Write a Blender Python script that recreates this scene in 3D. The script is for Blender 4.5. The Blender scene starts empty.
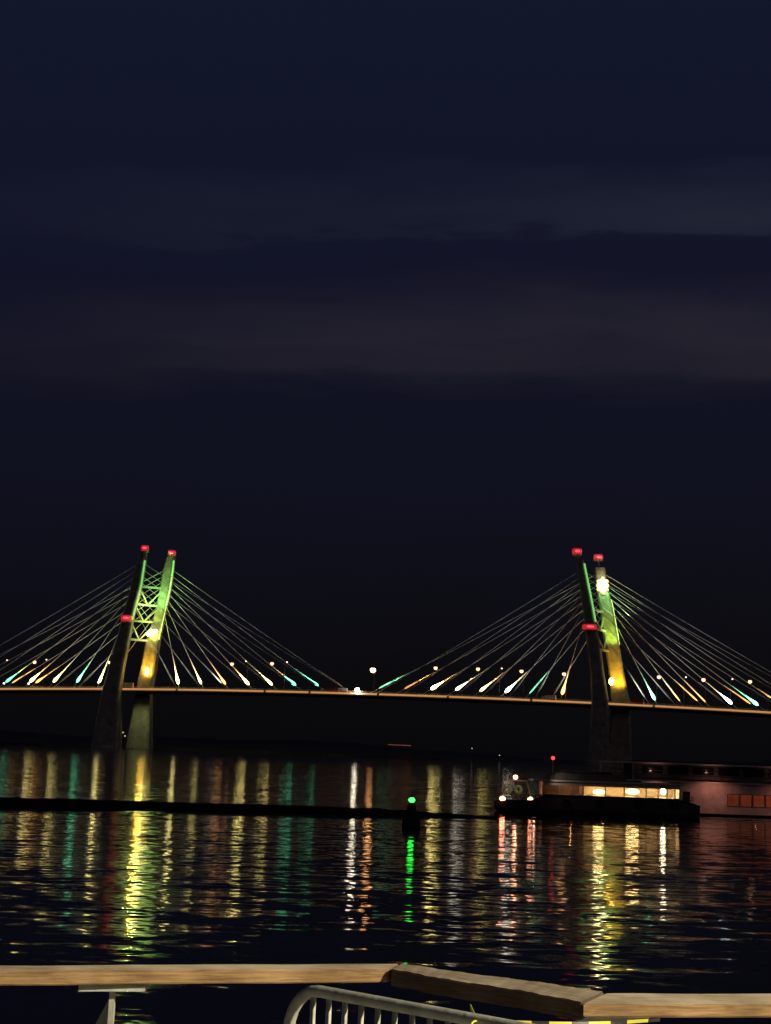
import bpy, bmesh, math, random
import numpy as np
from mathutils import Vector, Matrix

random.seed(7)
sc = bpy.context.scene
COL = sc.collection
R = math.radians

# ------------------------------------------------------------------ camera
FPX, CX, CY = 1540.0, 385.5, 512.0
EYE = Vector((0, 0, 5.0))
PITCH, ROLL = R(8.8), R(2.0)
Fv = Vector((0, math.cos(PITCH), math.sin(PITCH)))
U0 = Vector((0, -math.sin(PITCH), math.cos(PITCH)))
R0 = Vector((1, 0, 0))
Rv = math.cos(ROLL) * R0 + math.sin(ROLL) * U0
Uv = -math.sin(ROLL) * R0 + math.cos(ROLL) * U0
cam = bpy.data.cameras.new('camera')
cam.sensor_fit = 'VERTICAL'
cam.sensor_height = 36.0
cam.lens = FPX / 1024 * 36
cam.clip_start, cam.clip_end = 0.05, 20000
camo = bpy.data.objects.new('camera', cam)
COL.objects.link(camo)
m = Matrix.Identity(4)
for i in range(3):
    m[i][0], m[i][1], m[i][2], m[i][3] = Rv[i], Uv[i], -Fv[i], EYE[i]
camo.matrix_world = m
sc.camera = camo


def ray(x, y):
    x, y = float(x), float(y)
    return Fv + (x - CX) / FPX * Rv + (CY - y) / FPX * Uv


def at_y(x, y, Y):
    d = ray(x, y)
    return EYE + d * (Y / d.y)


def at_z(x, y, z):
    d = ray(x, y)
    return EYE + d * ((z - EYE.z) / d.z)


def px_of(p):
    d = Vector(p) - EYE
    k = d.dot(Fv)
    return CX + FPX * d.dot(Rv) / k, CY - FPX * d.dot(Uv) / k


# ------------------------------------------------------------------ materials
def new_mat(name):
    mt = bpy.data.materials.new(name)
    mt.use_nodes = True
    nt = mt.node_tree
    return mt, nt, nt.nodes['Principled BSDF']


def surf(name, col, rough=0.7, metal=0.0, scale=2.0, var=0.25, bump=0.1, stretch=(1, 1, 1), dirt=None, spec=0.5):
    """mottled procedural surface: two noises vary the base colour, a third the relief"""
    mt, nt, b = new_mat(name)
    N, L = nt.nodes, nt.links
    tc = N.new('ShaderNodeTexCoord')
    mp = N.new('ShaderNodeMapping')
    mp.inputs['Scale'].default_value = stretch
    L.new(tc.outputs['Object'], mp.inputs['Vector'])
    n1 = N.new('ShaderNodeTexNoise')
    n1.inputs['Scale'].default_value = scale
    n1.inputs['Detail'].default_value = 7
    n1.inputs['Roughness'].default_value = 0.65
    L.new(mp.outputs[0], n1.inputs['Vector'])
    cr = N.new('ShaderNodeValToRGB')
    c0 = [max(0, c * (1 - var)) for c in col]
    c1 = [min(1, c * (1 + var)) for c in col]
    if dirt:
        c0 = dirt
    cr.color_ramp.elements[0].position, cr.color_ramp.elements[1].position = 0.3, 0.7
    cr.color_ramp.elements[0].color = (*c0, 1)
    cr.color_ramp.elements[1].color = (*c1, 1)
    L.new(n1.outputs['Fac'], cr.inputs['Fac'])
    L.new(cr.outputs['Color'], b.inputs['Base Color'])
    b.inputs['Roughness'].default_value = rough
    b.inputs['Metallic'].default_value = metal
    b.inputs['Specular IOR Level'].default_value = spec
    if bump:
        n2 = N.new('ShaderNodeTexNoise')
        n2.inputs['Scale'].default_value = scale * 4
        n2.inputs['Detail'].default_value = 5
        L.new(mp.outputs[0], n2.inputs['Vector'])
        bp = N.new('ShaderNodeBump')
        bp.inputs['Strength'].default_value = bump
        bp.inputs['Distance'].default_value = 0.05
        L.new(n2.outputs['Fac'], bp.inputs['Height'])
        L.new(bp.outputs['Normal'], b.inputs['Normal'])
    return mt


def glow(name, col, strength):
    mt, nt, b = new_mat(name)
    b.inputs['Base Color'].default_value = (0.6, 0.6, 0.6, 1)
    b.inputs['Emission Color'].default_value = (*col, 1)
    b.inputs['Emission Strength'].default_value = strength
    return mt


M = {}
M['concrete'] = surf('weathered concrete', (0.30, 0.285, 0.26), 0.85, scale=0.25, var=0.3, bump=0.15, dirt=(0.17, 0.155, 0.14))
M['deck_concrete'] = surf('deck concrete', (0.27, 0.255, 0.235), 0.85, scale=0.2, var=0.25, bump=0.1)
M['asphalt'] = surf('asphalt', (0.05, 0.05, 0.05), 0.9, scale=0.6, var=0.3)
M['white_steel'] = surf('white painted steel', (0.62, 0.62, 0.58), 0.5, scale=0.6, var=0.15, bump=0.03)
M['cable'] = surf('stay cable sheath', (0.62, 0.62, 0.60), 0.55, scale=0.3, var=0.1, bump=0.0)
M['grey_steel'] = surf('grey galvanised steel', (0.38, 0.41, 0.36), 0.5, metal=0.12, scale=14, var=0.3, bump=0.08)
M['dark_steel'] = surf('dark painted steel', (0.05, 0.05, 0.055), 0.6, scale=3, var=0.3)
M['shore'] = surf('dark shore soil and scrub', (0.035, 0.04, 0.03), 0.95, scale=0.04, var=0.5, bump=0.3)
M['boom'] = surf('weedy float rubber', (0.02, 0.021, 0.02), 0.85, scale=2, var=0.4, spec=0.15)
M['buoy'] = surf('dark green buoy paint', (0.012, 0.03, 0.018), 0.7, scale=3, var=0.4, spec=0.2)
M['hull'] = surf('dark hull paint', (0.06, 0.045, 0.04), 0.6, scale=0.8, var=0.4, spec=0.25)
M['boat_white'] = surf('off white boat paint', (0.50, 0.46, 0.42), 0.55, scale=0.9, var=0.18, bump=0.04, dirt=(0.33, 0.28, 0.24))
M['roof_grey'] = surf('boat roof grey', (0.10, 0.095, 0.09), 0.7, scale=1.5, var=0.3)
M['glass_dark'] = surf('dark window glass', (0.015, 0.016, 0.018), 0.12, scale=1, var=0.1, bump=0)
M['rubber'] = surf('tyre rubber', (0.02, 0.02, 0.02), 0.9, scale=4, var=0.3)
M['promenade'] = surf('promenade concrete', (0.24, 0.23, 0.21), 0.9, scale=3, var=0.25, bump=0.2)
M['green_ring'] = surf('dull green ring', (0.12, 0.26, 0.12), 0.6, scale=5, var=0.2)
M['car_white'] = surf('white vehicle paint', (0.6, 0.6, 0.58), 0.4, scale=0.8, var=0.1, bump=0)
M['car_red'] = surf('red vehicle paint', (0.3, 0.04, 0.03), 0.4, scale=0.8, var=0.1, bump=0)

# timber: lengthwise grain, knots, a weathered top with added brightness in its colour
def timber(name, ca, cb, grain=(2.2, 48, 48)):
    mt, nt, b = new_mat(name)
    N, L = nt.nodes, nt.links
    tc = N.new('ShaderNodeTexCoord')
    mp = N.new('ShaderNodeMapping')
    mp.inputs['Scale'].default_value = grain
    L.new(tc.outputs['Object'], mp.inputs['Vector'])
    n1 = N.new('ShaderNodeTexNoise')
    n1.inputs['Scale'].default_value = 3.0
    n1.inputs['Detail'].default_value = 9
    n1.inputs['Roughness'].default_value = 0.7
    n1.inputs['Distortion'].default_value = 0.6
    L.new(mp.outputs[0], n1.inputs['Vector'])
    cr = N.new('ShaderNodeValToRGB')
    cr.color_ramp.elements[0].position, cr.color_ramp.elements[1].position = 0.38, 0.60
    cr.color_ramp.elements[0].color = (*ca, 1)
    cr.color_ramp.elements[1].color = (*cb, 1)
    L.new(n1.outputs['Fac'], cr.inputs['Fac'])
    n3 = N.new('ShaderNodeTexNoise')
    n3.inputs['Scale'].default_value = 5.0
    n3.inputs['Detail'].default_value = 4
    L.new(tc.outputs['Object'], n3.inputs['Vector'])
    c3 = N.new('ShaderNodeValToRGB')
    c3.color_ramp.elements[0].position, c3.color_ramp.elements[1].position = 0.35, 0.6
    c3.color_ramp.elements[0].color = (0.55, 0.5, 0.45, 1)
    c3.color_ramp.elements[1].color = (1, 1, 1, 1)
    L.new(n3.outputs['Fac'], c3.inputs['Fac'])
    mx = N.new('ShaderNodeMix')
    mx.data_type = 'RGBA'
    mx.blend_type = 'MULTIPLY'
    mx.inputs['Factor'].default_value = 1.0
    L.new(cr.outputs['Color'], mx.inputs['A'])
    L.new(c3.outputs['Color'], mx.inputs['B'])
    L.new(mx.outputs['Result'], b.inputs['Base Color'])
    b.inputs['Roughness'].default_value = 0.8
    bp = N.new('ShaderNodeBump')
    bp.inputs['Strength'].default_value = 0.35
    bp.inputs['Distance'].default_value = 0.004
    L.new(n1.outputs['Fac'], bp.inputs['Height'])
    L.new(bp.outputs['Normal'], b.inputs['Normal'])
    return mt


M['timber'] = timber('fresh sawn timber', (0.165, 0.10, 0.038), (0.36, 0.24, 0.11))
M['timber_top'] = timber('weathered timber face', (0.30, 0.265, 0.19), (0.58, 0.52, 0.39))
M['timber_top_dark'] = timber('brown weathered timber face', (0.18, 0.155, 0.115), (0.38, 0.335, 0.25))
M['timber_shaded'] = timber('shaded timber', (0.055, 0.037, 0.026), (0.13, 0.09, 0.06))  # middle board's front, turned from the lamp: shade put into the colour


def tape_mat():
    mt, nt, b = new_mat('yellow and black caution tape')
    N, L = nt.nodes, nt.links
    tc = N.new('ShaderNodeTexCoord')
    wv = N.new('ShaderNodeTexWave')
    wv.inputs['Scale'].default_value = 3.2
    wv.bands_direction = 'X'
    L.new(tc.outputs['Object'], wv.inputs['Vector'])
    cr = N.new('ShaderNodeValToRGB')
    cr.color_ramp.interpolation = 'CONSTANT'
    cr.color_ramp.elements[0].color = (0.02, 0.02, 0.02, 1)
    cr.color_ramp.elements[1].position = 0.4
    cr.color_ramp.elements[1].color = (0.55, 0.54, 0.06, 1)
    L.new(wv.outputs['Fac'], cr.inputs['Fac'])
    L.new(cr.outputs['Color'], b.inputs['Base Color'])
    b.inputs['Roughness'].default_value = 0.45
    return mt


M['tape'] = tape_mat()
M['yellow_tape'] = surf('yellow plastic tape', (0.5, 0.5, 0.06), 0.45, scale=20, var=0.1, bump=0)

# ------------------------------------------------------------------ mesh building
class MB:
    def __init__(self):
        self.bm = bmesh.new()

    def poly(self, vs, faces):
        v = [self.bm.verts.new(p) for p in vs]
        for f in faces:
            self.bm.faces.new([v[i] for i in f])
        return self

    def frame_box(self, c, ax, ay, az):
        """box by centre and three half vectors"""
        c = Vector(c)
        vs = [c + sx * ax + sy * ay + sz * az for sx in (-1, 1) for sy in (-1, 1) for sz in (-1, 1)]
        return self.poly(vs, [(0, 1, 3, 2), (4, 6, 7, 5), (0, 4, 5, 1), (2, 3, 7, 6), (0, 2, 6, 4), (1, 5, 7, 3)])

    def box(self, x0, x1, y0, y1, z0, z1):
        return self.frame_box(((x0 + x1) / 2, (y0 + y1) / 2, (z0 + z1) / 2), Vector(((x1 - x0) / 2, 0, 0)),
                              Vector((0, (y1 - y0) / 2, 0)), Vector((0, 0, (z1 - z0) / 2)))

    def bar(self, p0, p1, w, h, up=Vector((0, 0, 1))):
        p0, p1 = Vector(p0), Vector(p1)
        d = (p1 - p0)
        t = d.normalized()
        s = t.cross(up)
        s = s.normalized() if s.length > 1e-4 else Vector((1, 0, 0))
        n = s.cross(t).normalized()
        return self.frame_box((p0 + p1) / 2, d / 2, s * w / 2, n * h / 2)

    def tube(self, pts, r, n=8, cap=True):
        pts = [Vector(p) for p in pts]
        rs = r if isinstance(r, (list, tuple)) else [r] * len(pts)
        rings = []
        prev = None
        for i, p in enumerate(pts):
            t = (pts[min(i + 1, len(pts) - 1)] - pts[max(i - 1, 0)]).normalized()
            if prev is None:
                a = t.cross(Vector((0, 0, 1)))
                if a.length < 1e-3:
                    a = t.cross(Vector((1, 0, 0)))
            else:
                a = prev - t * prev.dot(t)
            a.normalize()
            prev = a
            b = t.cross(a)
            rings.append([self.bm.verts.new(p + rs[i] * (math.cos(2 * math.pi * k / n) * a + math.sin(2 * math.pi * k / n) * b)) for k in range(n)])
        self.skin(rings, cap)
        return self

    def skin(self, rings, cap=True):
        n = len(rings[0])
        for r0, r1 in zip(rings, rings[1:]):
            for k in range(n):
                self.bm.faces.new((r0[k], r0[(k + 1) % n], r1[(k + 1) % n], r1[k]))
        if cap:
            self.bm.faces.new(list(reversed(rings[0])))
            self.bm.faces.new(rings[-1])

    def loft(self, rings, cap=True):
        self.skin([[self.bm.verts.new(p) for p in r] for r in rings], cap)
        return self

    def lathe(self, c, prof, n=16, cap=True):
        c = Vector(c)
        self.loft([[c + Vector((r * math.cos(2 * math.pi * k / n), r * math.sin(2 * math.pi * k / n), z)) for k in range(n)] for r, z in prof], cap)
        return self

    def ball(self, c, r, n=12, sz=1.0):
        prof = [(max(1e-3, r * math.sin(a)), -r * sz * math.cos(a)) for a in [math.pi * i / 8 for i in range(9)]]
        return self.lathe(c, prof, n)

    def torus(self, c, R_, r, axis, n=20, k=8):
        axis = axis.normalized()
        a = axis.cross(Vector((0, 0, 1))).normalized()
        b = axis.cross(a)
        c = Vector(c)
        rings = []
        for i in range(n):
            t = 2 * math.pi * i / n
            o = math.cos(t) * a + math.sin(t) * b
            rings.append([self.bm.verts.new(c + o * (R_ + r * math.cos(2 * math.pi * j / k)) + axis * r * math.sin(2 * math.pi * j / k)) for j in range(k)])
        rings.append(rings[0])
        self.skin(rings, False)
        return self

    def build(self, name, mat, parent=None, bevel=0.0, smooth=False, loc=None):
        bmesh.ops.recalc_face_normals(self.bm, faces=self.bm.faces)
        if bevel:
            bmesh.ops.bevel(self.bm, geom=list(self.bm.edges), offset=bevel, segments=2, affect='EDGES', clamp_overlap=True)
        me = bpy.data.meshes.new(name)
        self.bm.to_mesh(me)
        self.bm.free()
        for mm in (mat if isinstance(mat, (list, tuple)) else [mat]):
            me.materials.append(mm)
        if smooth:
            for p in me.polygons:
                p.use_smooth = True
        o = bpy.data.objects.new(name, me)
        COL.objects.link(o)
        if parent is not None:
            o.parent = parent
            # geometry is written in world space: cancel the parents' offset
            off = Vector((0, 0, 0))
            q = parent
            while q is not None:
                off += q.location
                q = q.parent
            o.location = -off
        elif loc is not None:
            me.transform(Matrix.Translation(-Vector(loc)))
            o.location = loc
        return o


def tag(o, label=None, cat=None, group=None, kind=None):
    if label:
        o['label'] = label
    if cat:
        o['category'] = cat
    if group:
        o['group'] = group
    if kind:
        o['kind'] = kind
    return o


def thing(name, loc, label, cat, group=None):
    o = bpy.data.objects.new(name, None)
    o.empty_display_size = 0.5
    COL.objects.link(o)
    o.location = loc
    return tag(o, label, cat, group)


def lamp(kind, name, loc, power, col, aim=None, size=60, blend=0.6, radius=0.3, parent=None):
    d = bpy.data.lights.new(name, kind)
    d.energy = power
    d.color = col
    if kind in ('SPOT', 'POINT'):
        d.shadow_soft_size = radius
    if kind == 'SPOT':
        d.spot_size = R(size)
        d.spot_blend = blend
    o = bpy.data.objects.new(name, d)
    COL.objects.link(o)
    o.location = loc
    if aim is not None:
        v = Vector(aim) - Vector(loc)
        o.rotation_euler = v.to_track_quat('-Z', 'Y').to_euler()
    if parent is not None:
        o.parent = parent
        o.location = Vector(loc) - parent.location
    return o


# ------------------------------------------------------------------ world
wd = bpy.data.worlds.new('World')
sc.world = wd
wd.use_nodes = True
nt = wd.node_tree
N, L = nt.nodes, nt.links
bg = N['Background']


def srgb(*c):
    return tuple(((v / 255) / 12.92 if v / 255 <= 0.04045 else ((v / 255 + 0.055) / 1.055) ** 2.4) for v in c) + (1,)


tc = N.new('ShaderNodeTexCoord')
sep = N.new('ShaderNodeSeparateXYZ')
L.new(tc.outputs['Generated'], sep.inputs[0])
mp = N.new('ShaderNodeMapping')
mp.inputs['Scale'].default_value = (4.2, 4.2, 24.0)
mp.inputs['Location'].default_value = (0.3, 0.0, 0.4)
L.new(tc.outputs['Generated'], mp.inputs['Vector'])
nz = N.new('ShaderNodeTexNoise')
nz.inputs['Scale'].default_value = 1.6
nz.inputs['Detail'].default_value = 6
nz.inputs['Roughness'].default_value = 0.55
L.new(mp.outputs[0], nz.inputs['Vector'])


def math_node(op, a, b=None, clamp=False):
    n = N.new('ShaderNodeMath')
    n.operation = op
    n.use_clamp = clamp
    for i, v in enumerate((a, b)):
        if v is None:
            continue
        if isinstance(v, (int, float)):
            n.inputs[i].default_value = v
        else:
            L.new(v, n.inputs[i])
    return n.outputs[0]


wob = math_node('MULTIPLY', math_node('SUBTRACT', nz.outputs['Fac'], 0.5), 0.05)
tilt = math_node('MULTIPLY', sep.outputs['X'], -0.035)
yz = math_node('SQRT', math_node('ADD', math_node('MULTIPLY', sep.outputs['Y'], sep.outputs['Y']), math_node('MULTIPLY', sep.outputs['Z'], sep.outputs['Z'])))
elev = math_node('ADD', math_node('ADD', math_node('DIVIDE', sep.outputs['Z'], math_node('MAXIMUM', yz, 0.001)), wob), tilt)
SKZ = 0.5


def sky_ramp(rows):
    n = N.new('ShaderNodeValToRGB')
    e_ = n.color_ramp.elements
    st = [(max(0.0, math.sin(PITCH + math.atan((512 - y) / FPX)) / SKZ), c) for y, c in rows]
    e_[0].position, e_[0].color = st[0]
    e_[1].position, e_[1].color = st[-1]
    for p, c in st[1:-1]:
        e_.new(p).color = c
    L.new(math_node('DIVIDE', elev, SKZ), n.inputs['Fac'])
    return n.outputs['Color']


def dlt(a, b):
    return tuple(max(0, x - y) for x, y in zip(srgb(*a)[:3], srgb(*b)[:3])) + (1,)


K0 = (0, 0, 0, 1)
base_c = sky_ramp([(y, srgb(*c)) for y, c in ((752, (8, 8, 10)), (690, (9, 9, 12)), (600, (12, 12, 20)), (470, (16, 17, 31)), (380, (17, 18, 33)), (252, (17, 19, 38)), (150, (18, 21, 40)), (0, (19, 23, 42)))])
lo_c = dlt((35, 33, 44), (16, 18, 34))
hi_c = dlt((29, 32, 48), (18, 20, 39))
half = lambda c, k: tuple(v * k for v in c[:3]) + (1,)
cloud_c = sky_ramp([(400, K0), (388, half(lo_c, .15)), (376, half(lo_c, .45)), (364, half(lo_c, .78)), (350, half(lo_c, .72)), (338, half(lo_c, 1.0)), (318, half(lo_c, .8)), (292, half(lo_c, .28)), (262, half(lo_c, .05)),
                    (242, half(hi_c, .1)), (234, half(hi_c, .8)), (212, half(hi_c, 1.0)), (188, half(hi_c, .55)), (160, K0)])
# the band is brighter towards the right, thins out to the left
az = N.new('ShaderNodeMapRange')
az.inputs['From Min'].default_value, az.inputs['From Max'].default_value = -0.24, 0.22
az.inputs['To Min'].default_value, az.inputs['To Max'].default_value = 0.25, 1.2
L.new(sep.outputs['X'], az.inputs['Value'])
sc_ = N.new('ShaderNodeVectorMath')
sc_.operation = 'SCALE'
L.new(cloud_c, sc_.inputs[0])
nz2 = N.new('ShaderNodeTexNoise')
nz2.inputs['Scale'].default_value = 4.5
nz2.inputs['Detail'].default_value = 5
mp2 = N.new('ShaderNodeMapping')
mp2.inputs['Scale'].default_value = (1.0, 1.0, 4.0)
L.new(tc.outputs['Generated'], mp2.inputs['Vector'])
L.new(mp2.outputs[0], nz2.inputs['Vector'])
patch = N.new('ShaderNodeMapRange')
patch.inputs['From Min'].default_value, patch.inputs['From Max'].default_value = 0.3, 0.7
patch.inputs['To Min'].default_value, patch.inputs['To Max'].default_value = 0.5, 1.35
L.new(nz2.outputs['Fac'], patch.inputs['Value'])
L.new(math_node('MULTIPLY', az.outputs[0], patch.outputs[0]), sc_.inputs['Scale'])
sky = N.new('ShaderNodeTexSky')
sky.sky_type = 'NISHITA'
sky.sun_disc = False
sky.sun_elevation = R(-4)
sky.sun_rotation = R(60)
sk = N.new('ShaderNodeVectorMath')
sk.operation = 'SCALE'
sk.inputs['Scale'].default_value = 0.006
L.new(sky.outputs[0], sk.inputs[0])
ad = N.new('ShaderNodeVectorMath')
ad.operation = 'ADD'
sum_ = N.new('ShaderNodeVectorMath')
sum_.operation = 'ADD'
L.new(base_c, sum_.inputs[0])
L.new(sc_.outputs[0], sum_.inputs[1])
L.new(sum_.outputs[0], ad.inputs[0])
L.new(sk.outputs[0], ad.inputs[1])
L.new(ad.outputs[0], bg.inputs['Color'])
bg.inputs['Strength'].default_value = 1.0

sun = bpy.data.lights.new('city_glow_sun', 'SUN')
sun.energy = 0.045
sun.angle = R(20)
sun.color = (1.0, 0.72, 0.5)
so = bpy.data.objects.new('city_glow_sun', sun)
COL.objects.link(so)
so.rotation_euler = Vector((-0.35, 1.0, -0.35)).to_track_quat('-Z', 'Y').to_euler()

# ------------------------------------------------------------------ water
# wave slopes: scale, stretch along the shore, detail, turn, slope across, slope along the view
WAVES = [(0.35, 0.6, 2, 0.10, 0.03, 0.05), (1.25, 0.42, 2, -0.12, 0.085, 0.15), (3.6, 0.45, 3, 0.15, 0.07, 0.12)]


def water_mat():
    mt, nt, b = new_mat('night sea water')
    N, L = nt.nodes, nt.links
    b.inputs['Base Color'].default_value = (0.004, 0.006, 0.008, 1)
    b.inputs['Roughness'].default_value = 0.055
    b.inputs['IOR'].default_value = 1.33
    geo = N.new('ShaderNodeNewGeometry')

    def noise(scl, stretch, detail, rot=0.0, dist=0.0):
        mp = N.new('ShaderNodeMapping')
        mp.inputs['Scale'].default_value = (stretch, 1, 1)
        mp.inputs['Rotation'].default_value = (0, 0, rot)
        L.new(geo.outputs['Position'], mp.inputs['Vector'])
        n = N.new('ShaderNodeTexNoise')
        n.inputs['Scale'].default_value = scl
        n.inputs['Detail'].default_value = detail
        n.inputs['Roughness'].default_value = 0.5
        n.inputs['Distortion'].default_value = dist
        L.new(mp.outputs[0], n.inputs['Vector'])
        return n.outputs['Fac']

    def mth(op, a, b_):
        n = N.new('ShaderNodeMath')
        n.operation = op
        for i, v in enumerate((a, b_)):
            if isinstance(v, (int, float)):
                n.inputs[i].default_value = v
            else:
                L.new(v, n.inputs[i])
        return n.outputs[0]

    def slopes(scl, stretch, detail, rot):
        mp = N.new('ShaderNodeMapping')
        mp.inputs['Scale'].default_value = (stretch, 1, 1)
        mp.inputs['Rotation'].default_value = (0, 0, rot)
        L.new(geo.outputs['Position'], mp.inputs['Vector'])
        n = N.new('ShaderNodeTexNoise')
        n.inputs['Scale'].default_value = scl
        n.inputs['Detail'].default_value = detail
        n.inputs['Roughness'].default_value = 0.5
        n.inputs['Distortion'].default_value = 0.2
        L.new(mp.outputs[0], n.inputs['Vector'])
        sp = N.new('ShaderNodeSeparateColor')
        L.new(n.outputs['Color'], sp.inputs[0])
        return mth('SUBTRACT', sp.outputs[0], 0.5), mth('SUBTRACT', sp.outputs[1], 0.5)

    sx = sy = 0.0
    for scl, stretch, det, rot, ax, ay in WAVES:
        a, b_ = slopes(scl, stretch, det, rot)
        sx = mth('ADD', sx, mth('MULTIPLY', a, ax))
        sy = mth('ADD', sy, mth('MULTIPLY', b_, ay))
    cmb = N.new('ShaderNodeCombineXYZ')
    L.new(sx, cmb.inputs[0])
    L.new(sy, cmb.inputs[1])
    cmb.inputs[2].default_value = 1.0
    nrm = N.new('ShaderNodeVectorMath')
    nrm.operation = 'NORMALIZE'
    L.new(cmb.outputs[0], nrm.inputs[0])
    L.new(nrm.outputs[0], b.inputs['Normal'])
    return mt


M['water'] = water_mat()
w = MB()
w.poly([(-6000, 5.6, 0), (6000, 5.6, 0), (6000, 9000, 0), (-6000, 9000, 0)], [(0, 1, 2, 3)])
tag(w.build('water', M['water']), 'dark rippled harbour water with long streaks of reflected light', None, None, 'structure')
sb_ = MB()
sb_.poly([(-7000, -300, -4), (7000, -300, -4), (7000, 9500, -4), (-7000, 9500, -4)], [(0, 1, 2, 3)])
tag(sb_.build('seabed', M['shore']), 'dark ground under the harbour', None, None, 'structure')

# ------------------------------------------------------------------ bridge frame of reference
SL = -0.23           # the bridge comes nearer towards the right
Y0 = 1046.0            # depth of the near leg plane at the left pylon
XL = at_y(112, 690, Y0).x
W = 20.0              # the far legs and far cables stand this much behind


def yplane(x, off=0.0):
    return Y0 + SL * (x - XL) + off


def at_b(px, py, off=0.0):
    """pixel to the upright plane of the bridge, off metres behind the near legs"""
    d = ray(px, py)
    a = Y0 - SL * XL + off
    t = a / (d.y - SL * d.x)
    return EYE + d * t


DK = [(0, 688.6), (105, 688.9), (190, 689.7), (250, 690.8), (357, 693.2), (440, 696), (510, 699), (591, 703), (690, 708), (771, 712.2)]
NEAR_E, FAR_E = 3.4, 16.6
dpts = [at_b(px, py, NEAR_E) for px, py in DK]
xs = np.array([p.x for p in dpts]) / 200.0
zs = np.array([p.z for p in dpts])
pf = np.polyfit(xs, zs, 3)
XA, XB = dpts[0].x, dpts[-1].x


def deck_z(x):
    x = min(max(x, XA - 60), XB + 60)
    return float(np.polyval(pf, x / 200.0))


bridge = thing('cable_stayed_bridge', (0, yplane(0, 10), 0),
               'long cable-stayed bridge at night with two lit leaning pylons and fanned cables', 'bridge')

# deck: swept girder
DX = np.linspace(-620, 640, 85)
d = MB()
rings = []
for x in DX:
    z = deck_z(x)
    sec = [(NEAR_E, 0.3), (NEAR_E, -1.3), (NEAR_E + 3.2, -2.9), (FAR_E - 3.2, -2.9), (FAR_E, -1.3), (FAR_E, 0.3)]
    rings.append([Vector((x, yplane(x, o), z + dz)) for o, dz in sec])
d.loft(rings)
deck = d.build('deck', M['deck_concrete'], bridge)
d = MB()
for x0, x1 in zip(DX, DX[1:]):
    q = [Vector((x, yplane(x, o), deck_z(x) + 0.304)) for x, o in ((x0, NEAR_E + 0.6), (x1, NEAR_E + 0.6), (x1, FAR_E - 0.6), (x0, FAR_E - 0.6))]
    d.poly(q, [(0, 1, 2, 3)])
d.build('roadway', M['asphalt'], deck)
for o in (NEAR_E + 0.25, FAR_E - 0.25):
    d = MB()
    for dz in (0.75, 1.25):
        d.tube([Vector((x, yplane(x, o), deck_z(x) + 0.3 + dz)) for x in DX], 0.07, 5)
    for x in np.arange(-330, 380, 4.0):
        p = Vector((x, yplane(x, o), deck_z(x) + 0.3))
        d.bar(p, p + Vector((0, 0, 1.25)), 0.1, 0.1, Vector((0, 1, 0)))
    d.build('parapet', M['white_steel'], deck)
M['strip'] = glow('warm deck light strip', (1.0, 0.46, 0.145), 0.52)
d = MB()
gap_at = [-140.0, -78.0, -51.0, -6.0, 38.0, 92.0, 170.0]
seg = np.arange(-600, 620, 7.5)
for x0 in seg:
    x1 = x0 + 7.45
    if any(x0 < g < x1 for g in gap_at):
        x1 = x0 + 6.0
    a, b = [Vector((x, yplane(x, NEAR_E - 0.36), deck_z(x) - 0.1)) for x in (x0, x1)]
    d.bar(a, b, 0.3, 1.15)
d.build('light_strip', M['strip'], deck)
# approach piers outside the picture carry the deck
for x in (-330, -430, -540, 360, 470, 580):
    d = MB()
    z = deck_z(x) - 2.9
    for o in (6.0, 14.0):
        c = Vector((x, yplane(x, o), 0))
        d.loft([[c + Vector((sx * 1.6, sy * 1.3, zz)) for sx, sy in ((-1, -1), (1, -1), (1, 1), (-1, 1))] for zz in (-4, z)])
    d.build('approach_pier', M['concrete'], bridge)

# ---- pylons. Leg outlines (left edge, right edge) per picture height, each at its own depth
LEGS = {
    ('L', 0): [(552, 139.9, 146.3), (560, 138.6, 145.9), (586, 132.0, 142.0), (597, 129.2, 139.0), (618, 122.9, 133.6), (634, 119.3, 130.6), (664, 110.8, 124.7), (684, 105.2, 121.4), (694, 102.8, 120.4), (720, 97.8, 120.2), (748, 92.6, 120.4)],
    ('L', 1): [(557, 168.0, 174.9), (569, 164.4, 174.0), (590, 160.4, 170.8), (604, 157.8, 167.6), (620, 154.2, 164.0), (640, 147.2, 159.8), (664, 142.8, 156.6), (683, 138.6, 153.7), (694, 137.0, 151.8), (720, 132.0, 151.5), (748, 127.0, 151.5)],
    ('R', 0): [(560, 576.4, 583.3), (566, 576.9, 584.4), (602, 581.6, 591.7), (620, 583.8, 595.0), (640, 586.4, 599.0), (674, 590.4, 603.4), (704, 591.6, 608.4), (725, 590.3, 609.2), (756, 588.2, 609.8)],
    ('R', 1): [(568, 595.0, 605.2), (590, 596.5, 609.0), (609, 600.0, 613.2), (640, 603.6, 618.7), (670, 608.6, 623.6), (701, 611.6, 630.0), (720, 611.0, 631.0), (756, 608.0, 632.0)],
}


def leg_edges(key, y):
    t = LEGS[key]
    ys = [a[0] for a in t]
    return float(np.interp(y, ys, [a[1] for a in t])), float(np.interp(y, ys, [a[2] for a in t]))


def leg_c(key, y, f=0.5):
    """point on the leg at picture height y; f runs from its left to its right edge"""
    a, b = leg_edges(key, y)
    return at_b(a + (b - a) * f, y, W * key[1])


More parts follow.
